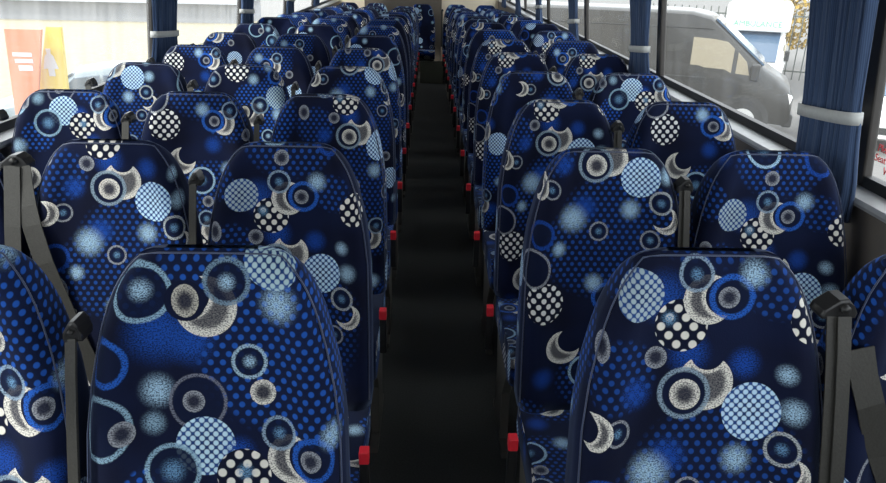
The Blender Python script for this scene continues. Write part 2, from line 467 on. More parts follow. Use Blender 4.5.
def piping_mesh(wscale=1.0):
    bm = bmesh.new(); pts = []
    ss = [0.66, 0.6, 0.5, 0.4, 0.3, 0.22, 0.16, 0.12, 0.09, 0.065, 0.045, 0.03, 0.02, 0.013]
    def P(s, sg):
        hw = lerp_tab(HW, s); r = min(0.024, lerp_tab(TH, s) * 0.48, hw * 0.4)
        e = r * 0.80
        return (sg * (hw - r + e) * wscale, front_y(s, hw) + r - math.sqrt(r * r - e * e) - 0.001, spine(s)[1])
    L = [P(s, -1) for s in ss]; R = [P(s, 1) for s in reversed(ss)]
    hw = lerp_tab(HW, 0.007)
    mid = [(q * hw * wscale, front_y(0.008, q * hw) - 0.0005, spine(0.007)[1]) for q in (-0.8, -0.4, 0, 0.4, 0.8)]
    tube(bm, L + mid + R, 0.0016, 6)
    return bm

def cushion_mesh(wscale=1.0):
    bm = bmesh.new(); uvl = bm.loops.layers.uv.new('UVMap')
    # closed y-z profile, lofted across x with rounded edges
    prof = []
    y0, y1, z0, z1 = -0.60, -0.10, 0.355, 0.470
    r = 0.045
    for a in range(0, 91, 15):
        t = math.radians(180 - a); prof.append((y0 + r + r * math.cos(t), z1 + 0.012 - r + r * math.sin(t)))
    for i in range(1, 6): prof.append((y0 + r + (y1 - y0 - r) * i / 6, z1 + 0.012 - 0.03 * math.sin(PI * i / 6 * 0.6)))
    prof += [(y1, z1 - 0.02), (y1, z0 + 0.02), (y1 - 0.02, z0), (y0 + 0.05, z0), (y0 + 0.012, z0 + 0.012)]
    cy = sum(p[0] for p in prof) / len(prof); cz = sum(p[1] for p in prof) / len(prof)
    xs = [(-1.0, 0.90), (-0.985, 0.955), (-0.95, 0.99), (-0.88, 1.0), (-0.5, 0.995), (0, 0.985), (0.5, 0.995), (0.88, 1.0), (0.95, 0.99), (0.985, 0.955), (1.0, 0.90)]
    rings = []; us = [0.0]
    for a, b in zip(prof, prof[1:]): us.append(us[-1] + math.dist(a, b))
    for q, sc in xs:
        rings.append([bm.verts.new((q * 0.207 * wscale, cy + (y - cy) * (0.5 + sc / 2), cz + (z - cz) * sc)) for y, z in prof])
    n = len(prof)
    for i in range(len(rings) - 1):
        for k in range(n):
            k2 = (k + 1) % n
            f = bm.faces.new((rings[i][k], rings[i][k2], rings[i + 1][k2], rings[i + 1][k]))
            uk2 = us[k2] if k2 else us[-1] + 0.1
            for lp, w in zip(f.loops, ((xs[i][0] * .207, us[k]), (xs[i][0] * .207, uk2), (xs[i + 1][0] * .207, uk2), (xs[i + 1][0] * .207, us[k]))): lp[uvl].uv = w
    for R in (rings[0], rings[-1]):
        f = bm.faces.new(R)
        for lp in f.loops: lp[uvl].uv = (lp.vert.co.y + 0.1, lp.vert.co.z)
    return bm

def front_path(x, s0, s1, off, n=10):
    return [(x, front_y(s, x) - off, spine(s)[1]) for s in [s0 + (s1 - s0) * i / n for i in range(n + 1)]]

def make_seat(guide, buckle, diag=False, legs=True, guide_s=0.062, gx=0.226, gw=1.0, bx=0.250, by=-0.35):
    root = empty('bus_seat')
    b = link('backrest', backrest_mesh(), FAB, root, True)
    link('piping', piping_mesh(), M['piping'], b, True)
    link('cushion', cushion_mesh(), FAB, root, True)
    # frame: rails under the cushion, uprights behind the backrest
    bm = bmesh.new()
    for x in (-0.15, 0.15):
        tube(bm, [(x, -0.56, 0.338), (x, -0.10, 0.338), (x, -0.045, 0.36), (x, -0.02, 0.45), (x, 0.0, 0.56)], 0.015, 8)
    box(bm, -0.19, 0.19, -0.55, -0.51, 0.325, 0.353, 0.004)
    box(bm, -0.19, 0.19, -0.16, -0.12, 0.325, 0.353, 0.004)
    link('seat_frame', bm, M['frame'], root, True)
    bm = bmesh.new()
    box(bm, -0.185, 0.185, -0.02, -0.006, 0.42, 0.62, 0.005)
    bmesh.ops.translate(bm, verts=bm.verts, vec=(0, 0.0, 0)); 
    link('back_panel', bm, M['plastic'], root)
    if legs:
        for sx in (-1, 1):
            bm = bmesh.new()
            prism(bm, [(-0.47, 0.33), (-0.16, 0.33), (-0.20, 0.20), (-0.22, 0.022), (-0.14, 0.022), (-0.14, 0.0), (-0.46, 0.0), (-0.46, 0.022), (-0.38, 0.022), (-0.37, 0.20)], 'x', sx * 0.185 - 0.014, sx * 0.185 + 0.014, 0.003)
            link('leg', bm, M['legm'], root)
    # shoulder belt guide + hanging webbing
    gy = front_y(guide_s, 0.16); gz = spine(guide_s)[1]
    x = guide * gx
    if guide: make_belt(root, guide, guide_s, gx, gw, gy, gz, x)
    if diag: make_lap(root, guide or -1, guide_s + (0.0 if guide else 0.05), gx)
    if buckle: make_buckle(root, buckle, bx, by)
    return root

def make_belt(root, guide, guide_s, gx, gw, gy, gz, x):
    bm = bmesh.new()
    prism(bm, [(x + gw * a, gz + b) for a, b in ((-0.036, -0.012), (-0.032, -0.002), (-0.006, 0.016), (0.012, 0.018), (0.024, 0.007), (0.034, -0.006), (0.032, -0.016), (-0.032, -0.018))], 'y', gy - 0.012, gy + 0.030, 0.004)
    g = link('belt_guide', bm, M['plastic'], root)
    bm = bmesh.new()
    v = cyl(bm, (x + 0.004 * gw, gy - 0.014, gz + 0.003), (0, 1, 0), 0.009 * gw, 0.012, 16)
    link('bolt_cap', bm, M['frame'], g, True)
    bm = bmesh.new()
    pts = [(x - 0.004, front_y(s, 0.17) - 0.008, spine(s)[1]) for s in [guide_s + 0.01 + (0.62 - guide_s) * i / 8 for i in range(9)]]
    ribbon(bm, pts, (1, 0, 0), 0.040 * gw, 0.003)
    pts = [(p[0] + 0.010 * gw, p[1] - 0.007, p[2]) for p in pts]
    ribbon(bm, pts, (1, 0, 0), 0.026 * gw, 0.003)
    link('belt_webbing', bm, M['webbing'], root)

def make_lap(root, guide, guide_s, gx):
    bm = bmesh.new(); sg = -guide; pts = []
    for i in range(13):
        t = i / 12; q = guide_s + 0.01 + t * 0.56
        xx = guide * (gx - 0.018) + sg * ((0.16 if guide < 0 and gx > 0.2 else 0.25) * t ** 1.3)
        pts.append((xx, front_y(q, xx) - 0.008 if abs(xx) < 0.17 else front_y(q, 0.165) - 0.010, spine(q)[1]))
    ribbon(bm, pts, (1, 0, 0), 0.046, 0.003)
    link('lap_belt', bm, M['webbing'], root)

def make_buckle(root, buckle, bx, by):
    xb = buckle * bx
    bm = bmesh.new()
    box(bm, xb - 0.011, xb + 0.011, by - 0.013, by + 0.013, 0.36, 0.49, 0.004)
    bk = link('buckle', bm, M['plastic'], root)
    bm = bmesh.new()
    box(bm, xb - 0.0115, xb + 0.0115, by - 0.014, by + 0.014, 0.482, 0.515, 0.003)
    link('release_button', bm, M['red'], bk)

def set_fabric(root, off):
    for c in root.children:
        if c.name.split('.')[0] in ('backrest', 'cushion'):
            c['fabric'] = [off[0] + (0.17 if c.name.startswith('cushion') else 0), off[1], 0.0]

def dup(root):
    r = root.copy(); COL.objects.link(r)
    for ch in list(root.children):
        c = ch.copy(); COL.objects.link(c); c.parent = r
        for g in ch.children:
            d = g.copy(); COL.objects.link(d); d.parent = c
    return r

ORD = ['first', 'second', 'third', 'fourth', 'fifth', 'sixth', 'seventh', 'eighth', 'ninth', 'tenth', 'eleventh', 'twelfth', 'thirteenth', 'fourteenth', 'fifteenth']
ROWNAME = ['nearest row'] + [o + ' row back' for o in ORD[1:]]
# how the cloth happens to be cut on the nearest seats (repeat offset u, v)
#CUTS-BEGIN
CUTS = {'R0a': (0, 0), 'L0a': (.5, 0), 'R1a': (0, -.195), 'L1a': (-.01, .058), 'L1m': (-.037, -.118), 'R1w': (-.011, .089), 'R2a': (.01, -.09),
        'L2a': (-.12, -.097), 'L2m': (-.06, -.473), 'R2w': (-.087, -.489), 'L2w': (.493, -.249), 'L3a': (-.05, -.24), 'R3a': (-.13, -.22), 'R3w': (.493, -.249),
        'L0m': (.48, -.083), 'R0w': (-.08, -.118), 'R4a': (.01, -.085), 'R5a': (.01, -.07), 'R4w': (.01, -.09), 'L3w': (.12, -.20), 'L3m': (.46, -.74), 'L1w': (.0, -.3),
        'L4a': (-.12, -.15), 'L4m': (.06, -.47), 'L5m': (.06, -.47), 'L4w': (-.06, -.49)}
#CUTS-END
ALT = [(0.0, 0.0), (0.11, 0.31), (0.02, 0.52), (0.23, 0.16), (0.31, 0.62), (0.07, 0.40), (0.38, 0.24), (0.17, 0.70)]
protos = {}
def place_seat(key, x, y, label, group, cut, **kw):
    if key not in protos:
        protos[key] = make_seat(**kw); r = protos[key]
    else: r = dup(protos[key])
    r.location = (x, y, fz(y))
    tag(r, label, 'seat', group)
    set_fabric(r, cut)
    return r

for n in range(NROWS):
    y = ROW0 - 0.015 + 0.687 * n
    for j, x in enumerate(LEFT_X):
        if n == 0: x += 0.012
        if n == 0 and j == 2: continue      # outside the frame
        code = 'L%d%s' % (n, 'amw'[j])
        cut = CUTS.get(code) or ALT[(n * 3 + j * 5) % 8]
        nm = ('aisle', 'middle', 'window')[j]
        lab = 'blue bubble-print %s seat, %s, left of the aisle' % (nm, ROWNAME[n])
        if code == 'L1m':
            lab = 'blue bubble-print middle seat with slack grey belt, second row back, left of the aisle'
        place_seat(('La' if j == 0 else 'Lm') + ('d' if code == 'L1m' else '') + ('0' if code == 'L0a' else ''), x, y, lab, 'patterned seats left of the aisle', cut,
                   gw=0.45 if j == 0 else (1.0 if code == 'L1m' else 0.6), bx=0.217, by=-0.405, gx=0.208 if code == 'L0a' else 0.222, guide_s=0.120 if code == 'L0a' else (0.05 if code == 'L1m' else 0.085), guide=-1, buckle=1 if j == 0 else 0, diag=code == 'L1m')
    y = ROW0 + ROWP * n
    for j, x in enumerate(RIGHT_X):
        code = 'R%d%s' % (n, 'aw'[j])
        cut = CUTS.get(code) or ALT[(n * 3 + 4 + j * 2) % 8]
        if n == 0 and j == 0: x += 0.006
        nm = ('aisle', 'window')[j]
        lab = 'blue bubble-print %s seat, %s, right of the aisle' % (nm, ROWNAME[n])
        if code == 'R0w':
            lab = 'blue bubble-print window seat with diagonal grey belt, nearest row, right of the aisle'
        place_seat(('Ra' if j == 0 else 'Rw') + ('d' if code == 'R0w' else '') + ('0' if code == 'R0a' else ''), x, y, lab, 'patterned seats right of the aisle', cut,
                   guide=1 if j == 0 else 0, buckle=-1 if j == 0 else 0, diag=code == 'R0w', gw=0.85 if code == 'R0a' else 0.6, guide_s=0.082, gx=0.195 if j else (0.205 if code == 'R0a' else 0.188))
# back bench of single seats against the rear wall
YB = ROW0 + ROWP * NROWS + 0.32
for i, (x, nm) in enumerate(((-1.25, 'by the left wall'), (-0.82, 'second from the left wall'), (-0.115, 'closing off the aisle'), (0.420, 'just right of the aisle'), (0.875, 'by the right wall'))):
    place_seat('Lm', x, YB, 'blue bubble-print rear row seat, ' + nm, 'patterned seats of the rear row', ALT[(i * 3 + 1) % 8], guide=-1, buckle=0, gw=0.6)

# ------------------------------------------------------------------ bus shell
bm = bmesh.new()
ys = [Y_FRONT, 0, 3, 5.6] + [5.6 + 0.5 * i for i in range(1, 11)] + [Y_REAR]
top = [(bm.verts.new((XL, y, fz(y))), bm.verts.new((XR, y, fz(y)))) for y in ys]
bot = [(bm.verts.new((XL, y, -0.35)), bm.verts.new((XR, y, -0.35))) for y in ys]
for i in range(len(ys) - 1):
    for r in (top, bot): bm.faces.new((r[i][0], r[i][1], r[i + 1][1], r[i + 1][0]))
    for k in (0, 1): bm.faces.new((top[i][k], top[i + 1][k], bot[i + 1][k], bot[i][k]))
structure(link('floor', bm, M['floor']))
bm = bmesh.new(); box(bm, XL - 0.06, XR + 0.06, Y_FRONT, Y_REAR, CEIL, CEIL + 0.06); structure(link('ceiling', bm, M['ceil']))
WTOP = 1.78
bm = bmesh.new(); box(bm, XL - 0.04, XR + 0.04, Y_REAR, Y_REAR + 0.05, -0.35, CEIL); structure(link('wall_rear', bm, M['rear']))
bm = bmesh.new(); box(bm, -1.05, 0.20, Y_REAR - 0.03, Y_REAR - 0.001, -0.18, 1.50); structure(link('trim_1', bm, M['rearcap']))
# front bulkhead with the windscreen opening
bm = bmesh.new()
box(bm, XL - 0.04, XR + 0.04, Y_FRONT - 0.05, Y_FRONT, -0.35, 0.75)
box(bm, XL - 0.04, XR + 0.04, Y_FRONT - 0.05, Y_FRONT, 1.92, CEIL)
structure(link('wall_front', bm, M['dash']))
for side, X, s in (('left', XL, -1), ('right', XR, 1)):
    SILL = SILL_R if s > 0 else SILL_L
    # lower panel, head panel
    bm = bmesh.new()
    a, b = sorted((X - s * 0.04, X + s * 0.04))
    box(bm, a, b, Y_FRONT, Y_REAR, -0.35, SILL - 0.03)
    a2, b2 = sorted((X - s * 0.03, X + s * 0.04))
    box(bm, a2, b2, Y_FRONT, Y_REAR, WTOP, CEIL)
    lw = structure(link('wall_' + side, bm, M['wallp']))
    for v in lw.data.vertices:
        if v.co.z > SILL: v.co.x -= s * 0.105 * (v.co.z - SILL)
    bm = bmesh.new()
    prism(bm, [(X + s * 0.02, SILL - 0.045), (X - s * 0.062, SILL - 0.045), (X - s * 0.066, SILL - 0.036), (X - s * 0.062, SILL - 0.024), (X - s * 0.02, SILL - 0.012), (X + s * 0.02, SILL - 0.012)], 'y', Y_FRONT, Y_REAR)
    structure(link('trim_' + ('2' if s < 0 else '3'), bm, M['ledge']))

LEAN = 0.105
def lean(me, s, z0=0.0):
    SILL = SILL_R if s >= 0 else SILL_L
    # the glazed upper walls lean in towards the roof
    for v in me.vertices:
        d = v.co.z + z0 - SILL
        if d > 0: v.co.x -= s * LEAN * d
    me.update()

PIL_R = [-1.55 + 0.0] + [1.785 + 1.755 * k for k in range(-1, 6)]
PIL_L = [-1.75] + [3.87 + 1.85 * k for k in range(-2, 5)]
wn = 0
def side_windows(X, s, pil, gmat):
    global wn
    SILL = SILL_R if s > 0 else SILL_L
    edges = [Y_FRONT] + [p for p in pil if p > Y_FRONT + 0.2] + [Y_REAR]
    edges = sorted(set(edges))
    for i, (a, b) in enumerate(zip(edges, edges[1:])):
        wn += 1
        bm = bmesh.new()
        x0, x1 = sorted((X - s * 0.016, X + s * 0.010))
        w = 0.012
        box(bm, x0, x1, a, b, SILL - 0.012, SILL + 0.018)
        box(bm, x0, x1, a, b, WTOP - 0.022, WTOP)
        box(bm, x0, x1, a, a + w, SILL + 0.022, WTOP - 0.022)
        box(bm, x0, x1, b - w, b, SILL + 0.022, WTOP - 0.022)
        fr = structure(link('window_%d' % wn, bm, M['rubber'])); lean(fr.data, s)
        bm = bmesh.new(); box(bm, X - 0.003, X + 0.003, a + 0.02, b - 0.02, SILL + 0.01, WTOP - 0.01)
        lean(link('pane', bm, gmat, fr).data, s)
    for p in edges[1:-1]:
        bm = bmesh.new()
        x0, x1 = sorted((X - s * 0.020, X + s * 0.008))
        box(bm, x0, x1, p - (0.03 if s > 0 else 0.018), p + (0.03 if s > 0 else 0.018), SILL - 0.012, WTOP, 0.006)
        lean(structure(link('trim_%d' % (10 + wn), bm, M['pillar'])).data, s); wn += 1
side_windows(XR, 1, PIL_R, GLASS_R)
side_windows(XL, -1, PIL_L, GLASS_L)
bm = bmesh.new()
box(bm, XL, XR, Y_FRONT - 0.04, Y_FRONT - 0.01, 0.75, 0.80); box(bm, XL, XR, Y_FRONT - 0.04, Y_FRONT - 0.01, 1.87, 1.92)
box(bm, XL, XL + 0.05, Y_FRONT - 0.04, Y_FRONT - 0.01, 0.8, 1.87); box(bm, XR - 0.05, XR, Y_FRONT - 0.04, Y_FRONT - 0.01, 0.8, 1.87)
wn += 1
fr = structure(link('window_%d' % wn, bm, M['rubber']))
bm = bmesh.new(); box(bm, XL + 0.04, XR - 0.04, Y_FRONT - 0.028, Y_FRONT - 0.022, 0.79, 1.88)
link('pane', bm, glass_mat('windscreen_glass', 0.05), fr)
# riser in front of the rear row, across the aisle
bm = bmesh.new(); box(bm, -0.13, 0.22, YB - 0.56, YB - 0.50, fz(YB), fz(YB) + 0.33, 0.01)
structure(link('trim_4', bm, M['riser']))

# window sticker with red warning lettering (right front window)
def text_mesh(name, body, size, mat, parent, loc, rot, extr=0.0006, align='CENTER'):
    cu = bpy.data.curves.new(name, 'FONT'); cu.body = body; cu.size = size; cu.extrude = extr
    cu.align_x = align; cu.align_y = 'CENTER'; cu.space_line = 0.95
    t = bpy.data.objects.new('tmp', cu); COL.objects.link(t)
    me = bpy.data.meshes.new_from_object(t); bpy.data.objects.remove(t); me.name = name
    o = bpy.data.objects.new(name, me); COL.objects.link(o)
    me.materials.clear(); me.materials.append(mat); o.location = loc; o.rotation_euler = rot
    if parent: o.parent = parent
    return o

# ------------------------------------------------------------------ curtains
def curtain(X, s, y0, y1, zt, label, group, zbot=0.93, tie_w=0.26, double=False, folds=9, seed=1):
    # X: glass plane, s: side sign; cloth hangs between y0 and y1 just inside the glass
    rnd = random.Random(seed)
    root = empty('curtain', (X - s * (0.085 if s > 0 else 0.038), (y0 + y1) / 2, zbot))
    W = (y1 - y0)
    nz, nu = 40, 96
    spans = [(-0.5, 0.02), (0.06, 0.5)] if double else [(-0.5, 0.5)]
    ph = rnd.random() * 6
    for (ua, ub) in spans:
        bm = bmesh.new(); uvl = bm.loops.layers.uv.new('UVMap')
        grid = []
        for i in range(nz + 1):
            z = zbot + (1.93 - zbot) * i / nz
            d = (z - zt)
            pinch = math.exp(-(d / (0.16 if d < 0 else 0.30)) ** 2)
            wid = W * (1 - (1 - tie_w / W) * pinch) * (1.04 if d < 0 else 1.0)
            row = []
            for k in range(nu + 1):
                q = k / nu; u = ua + (ub - ua) * q
                gap = 0.0
                f = folds * (ub - ua)
                amp = 0.016 * (1 - 0.45 * pinch)
                xx = amp * math.sin(2 * PI * f * q + ph + 0.5 * math.sin(z * 5)) + 0.005 * math.sin(2 * PI * f * 2.3 * q + ph * 2 + z * 2)
                yy = u * wid + 0.006 * math.cos(2 * PI * f * q + ph)
                row.append(bm.verts.new((xx, yy, z - zbot)))
            grid.append(row)
        for i in range(nz):
            for k in range(nu):
                f = bm.faces.new((grid[i][k], grid[i][k + 1], grid[i + 1][k + 1], grid[i + 1][k]))
                for lp, (a, b) in zip(f.loops, ((k, i), (k + 1, i), (k + 1, i + 1), (k, i + 1))): lp[uvl].uv = (a / nu * 3.0, b / nz)
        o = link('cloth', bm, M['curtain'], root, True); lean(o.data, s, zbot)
        md = o.modifiers.new('thick', 'SOLIDIFY'); md.thickness = 0.002
    # tieback: a flat band right round the bunch
    bm = bmesh.new(); n = 28; rings = []
    for k in range(n):
        a = 2 * PI * k / n
        rx, ry = 0.032, tie_w * 0.52
        c = math.cos(a); sn = math.sin(a)
        px = rx * (abs(c) ** 0.6) * (1 if c > 0 else -1); py = ry * (abs(sn) ** 0.8) * (1 if sn > 0 else -1)
        rings.append([bm.verts.new((px * e, py * (1 + (e - 1) * 0.3), zt - zbot + dz - 0.012 * py / ry)) for e, dz in ((0.94, -0.016), (1.06, -0.016), (1.06, 0.016), (0.94, 0.016))])
    for k in range(n):
        A, B = rings[k], rings[(k + 1) % n]
        for j in range(4): bm.faces.new((A[j], A[(j + 1) % 4], B[(j + 1) % 4], B[j]))
    lean(link('tieback', bm, M['tie'], root, True).data, s, zbot)
    tag(root, label, 'curtain', group)
    return root

cg = 'curtains along the right windows'
RPIL = [p for p in PIL_R if p > 1.0]
names = ['nearest', 'second nearest', 'third nearest', 'fourth nearest', 'fifth nearest', 'sixth nearest']
for i, p in enumerate(RPIL):
    curtain(XR, 1, p - 0.085 if i == 0 else p - 0.07, p + 0.195 if i == 0 else p + 0.29, 1.187 if i == 0 else 1.150, 'blue pleated curtain with pale tieback, %s on the right windows' % names[i], cg, double=(i == 0), tie_w=0.255 if i == 0 else 0.25, seed=i + 3, zbot=0.93 if i == 0 else 0.95, folds=10)
cg = 'curtains along the left windows'
LPIL = [p for p in PIL_L if p > 3.0]
for i, p in enumerate(LPIL):
    curtain(XL, -1, p - 0.09, p + 0.33, 1.145, 'blue pleated curtain with pale tieback, %s on the left windows' % names[i], cg, tie_w=0.34, seed=i + 20, zbot=SILL_L + 0.01)

# sticker: five short lines of red print
st = text_mesh('window_lettering', 'Please Ensure\nSeat Belts Are\nWorn', 0.027, M['redink'], None, (XR - 0.0125, 1.662, 1.096), (PI / 2 - 0.0, 0, -PI / 2))
lean(st.data, 0)
tag(st, 'three lines of bold red lettering on the near right window', 'window lettering')

# ------------------------------------------------------------------ outside
bm = bmesh.new(); box(bm, -60, 60, -30, 90, GROUND - 0.3, GROUND); structure(link('ground', bm, M['asphalt']))

def wheel(parent, x, y, r, w, side):
    bm = bmesh.new(); cyl(bm, (x, y, r), (0, 1, 0), r, w, 28)
    t = link('wheel', bm, M['tyre'], parent, False)
    bm = bmesh.new(); cyl(bm, (x, y + side * (w / 2 + 0.004), r), (0, 1, 0), r * 0.62, 0.02, 24)
    rim = link('rim', bm, M['alloy'], t)
    return t

def loft_body(parent, name, sections, mat):
    # sections: list of (x, halfwidth, zbot, zshoulder, ztop, tophalf)
    bm = bmesh.new(); rings = []
    for x, hw, zb, zs, zt, th in sections:
        half = [(hw * 0.94, zb), (hw, zb + (zs - zb) * 0.35), (hw, zs), (hw - (hw - th) * 0.25, zs + (zt - zs) * 0.45), (th, zt - 0.06), (th - 0.08, zt - 0.012), (th * 0.5, zt)]
        ring = half + [(-a, b) for a, b in reversed(half)]
        rings.append([bm.verts.new((x, a, b)) for a, b in ring])
    n = len(rings[0])
    for A, B in zip(rings, rings[1:]):
        for k in range(n): bm.faces.new((A[k], A[(k + 1) % n], B[(k + 1) % n], B[k]))
    bm.faces.new(rings[0]); bm.faces.new(rings[-1])
    o = link(name, bm, mat, parent, True)
    md = o.modifiers.new('edge', 'EDGE_SPLIT'); md.split_angle = math.radians(38)
    return o

def side_panel(parent, name, poly, y, mat, th=0.02):
    bm = bmesh.new(); prism(bm, poly, 'y', y - th / 2, y + th / 2, 0.004)
    return link(name, bm, mat, parent)

def make_van(loc, rz, paint, h=2.35, L=5.6, label='', glassm=None, group=None, text=None, name='van', dark_front=True):
    # nose towards +x, side facing the camera is -y
    r = empty(name, loc, rz)
    hw = 0.98; f = L / 2
    secs = [(-f, hw * .96, .42, 1.25, h - .05, .84), (-f + .15, hw, .38, 1.25, h, .86), (0.2, hw, .36, 1.25, h, .86), (f - 2.35, hw, .36, 1.25, h - .01, .85),
            (f - 1.98, hw, .36, 1.24, h - .09, .83), (f - 1.45, hw, .36, 1.22, h - .52, .80), (f - .86, hw, .36, 1.16, h - 1.02, .80), (f - .60, hw * .98, .36, 1.06, h - 1.17, .78), (f - .36, hw * .94, .34, .88, h - 1.32, .74), (f - .26, hw * .88, .36, .72, h - 1.52, .68)]
    loft_body(r, 'body', secs, paint)
    y = -hw
    # windscreen as a slanted slab in the nose
    bm = bmesh.new()
    v = [(f - 1.90, -.74, h - .15), (f - 1.90, .74, h - .15), (f - .90, .72, h - .98), (f - .90, -.72, h - .98)]
    nrm = Vector((0.78, 0, 0.83)).normalized() * 0.03
    A = [bm.verts.new(Vector(p) + nrm * 0.1) for p in v]; B = [bm.verts.new(Vector(p) + nrm * 1.3) for p in v]
    bm.faces.new(A); bm.faces.new(B)
    for i in range(4): bm.faces.new((A[i], A[(i + 1) % 4], B[(i + 1) % 4], B[i]))
    link('windscreen', bm, M['vglass'], r)
    for sgn in (-1, 1):
        yy = sgn * (hw - 0.035)
        o = side_panel(r, 'side_window', [(f - 2.25, 1.34), (f - 1.46, 1.29), (f - 1.46, h - .66), (f - 1.60, h - .54), (f - 1.85, h - .50), (f - 2.25, h - .48)], yy, glassm or M['wglass'], 0.05)
        o = side_panel(r, 'side_window', [(f - 1.38, 1.29), (f - 1.12, 1.27), (f - 1.20, h - .90), (f - 1.38, h - .72)], yy, glassm or M['wglass'], 0.05)
        side_panel(r, 'door_handle', [(f - 2.20, 1.14), (f - 2.00, 1.14), (f - 2.00, 1.18), (f - 2.20, 1.18)], sgn * (hw + 0.01), M['trimp'])
        side_panel(r, 'side_moulding', [(-f + .3, .62), (f - 1.15, .62), (f - 1.15, .72), (-f + .3, .72)], sgn * (hw + 0.005), M['trimp'], 0.03)
        for zz in (1.16, h - .32):
            side_panel(r, 'body_crease', [(-f + .2, zz), (f - 1.9, zz), (f - 1.9, zz + .018), (-f + .2, zz + .018)], sgn * (hw + .002) if zz < 1.5 else sgn * (hw - .075), M['trimp'], 0.02)
        bm = bmesh.new(); box(bm, f - 1.10, f - .94, sgn * (hw + .03) - .07, sgn * (hw + .03) + .07, 1.18, 1.50, 0.03); link('wing_mirror', bm, M['trimp'], r)
        bm = bmesh.new(); prism(bm, [(f - .58, .84), (f - .30, .76), (f - .27, .90), (f - .50, 1.06)], 'y', sgn * .78 - .11, sgn * .78 + .11, .01); link('headlamp', bm, M['lamp'], r)
        # wheels in arches
        for wx in (f - 1.12, -f + 1.15):
            bm = bmesh.new(); cyl(bm, (wx, sgn * (hw - .125), .40), (0, 1, 0), .49, .27, 28); link('wheel_arch', bm, M['trimp'], r)
            wheel(r, wx, sgn * (hw - .10), .39, .25, sgn)
    bm = bmesh.new(); box(bm, f - .30, f - .24, -.55, .55, .62, .84, .01); link('grille', bm, M['trimp'], r)
    bm = bmesh.new(); box(bm, f - .38, f - .20, -.84, .84, .30, .56, .04); link('bumper', bm, M['trimp'], r)
    tag(r, label, 'van', group)
    return r

vz = -math.radians(24)
vn = make_van((5.36, 16.55, GROUND), vz, M['vanp'], h=2.42, L=5.9, label='dark grey panel van parked side-on outside the right windows'); vn.scale = (1.07, 1.07, 1.07)

def make_ambulance(loc, rz):
    r = make_van(loc, rz, M['white'], h=2.10, L=5.4, label='white ambulance facing the bus behind the dark van', name='ambulance')
    r['category'] = 'ambulance'
    bm = bmesh.new(); box(bm, -2.5, 1.12, -.98, .98, 1.98, 2.85, 0.10); link('high_roof', bm, M['white'], r)
    text_mesh('lettering', 'AMBULANCE', 0.25, M['pale'], r, (1.13, 0, 2.22), (PI / 2, 0, PI / 2), 0.01)
    return r
amb = make_ambulance((9.85, 21.7, GROUND), -math.radians(115)); amb.scale = (.89, .89, .89)

def make_car(loc, rz, paint, label, name='car'):
    r = empty(name, loc, rz)
    f = 2.1; hw = .86
    secs = [(-f, hw * .86, .36, .66, .92, .70), (-f + .2, hw * .97, .28, .72, .98, .74), (-f + .45, hw, .24, .82, 1.16, .68), (-f + 1.0, hw, .22, .86, 1.43, .62), (-.2, hw, .22, .88, 1.47, .62), (.35, hw, .22, .88, 1.40, .61),
            (.75, hw, .22, .87, 1.18, .64), (1.12, hw, .24, .84, .96, .70), (1.6, hw * .97, .25, .74, .88, .70), (f - .12, hw * .9, .26, .60, .76, .64), (f, hw * .8, .32, .52, .64, .6)]
    loft_body(r, 'body', secs, paint)
    v = [(.42, -.55, 1.36), (.42, .55, 1.36), (1.04, .60, 1.01), (1.04, -.60, 1.01)]
    bm = bmesh.new(); nrm = Vector((.5, 0, .87)) * .03
    A = [bm.verts.new(Vector(p)) for p in v]; B = [bm.verts.new(Vector(p) + nrm) for p in v]
    bm.faces.new(A); bm.faces.new(B)
    for i in range(4): bm.faces.new((A[i], A[(i + 1) % 4], B[(i + 1) % 4], B[i]))
    link('windscreen', bm, M['vglass'], r)
    for sgn in (-1, 1):
        side_panel(r, 'side_window', [(-1.35, .93), (-.10, .93), (-.10, 1.36), (-1.0, 1.36)], sgn * .755, M['vglass'], .10)
        side_panel(r, 'side_window', [(-.04, .93), (.80, .93), (.40, 1.32), (-.04, 1.36)], sgn * .755, M['vglass'], .10)
        bm = bmesh.new(); box(bm, .62, .76, sgn * .92 - .08, sgn * .92 + .08, .90, 1.02, .03); link('wing_mirror', bm, paint, r)
        bm = bmesh.new(); prism(bm, [(1.78, .62), (2.04, .56), (2.02, .66), (1.80, .74)], 'y', sgn * .60 - .14, sgn * .60 + .14, .01); link('headlamp', bm, M['lamp'], r)
        for wx in (1.32, -1.30):
            bm = bmesh.new(); cyl(bm, (wx, sgn * (hw - .10), .32), (0, 1, 0), .38, .22, 26); link('wheel_arch', bm, M['trimp'], r)
            wheel(r, wx, sgn * (hw - .075), .31, .20, sgn)
    bm = bmesh.new(); box(bm, f - .06, f + .02, -.45, .45, .40, .54, .01); link('grille', bm, M['trimp'], r)
    tag(r, label, 'car')
    return r
make_car((10.0, 15.6, GROUND), -math.radians(120), M['white'], 'white car beyond the nearest right window, right of the curtain')
make_car((-6.35, 14.0, GROUND), math.radians(197), M['silver'], 'pale blue car outside the left window beside the yellow board')

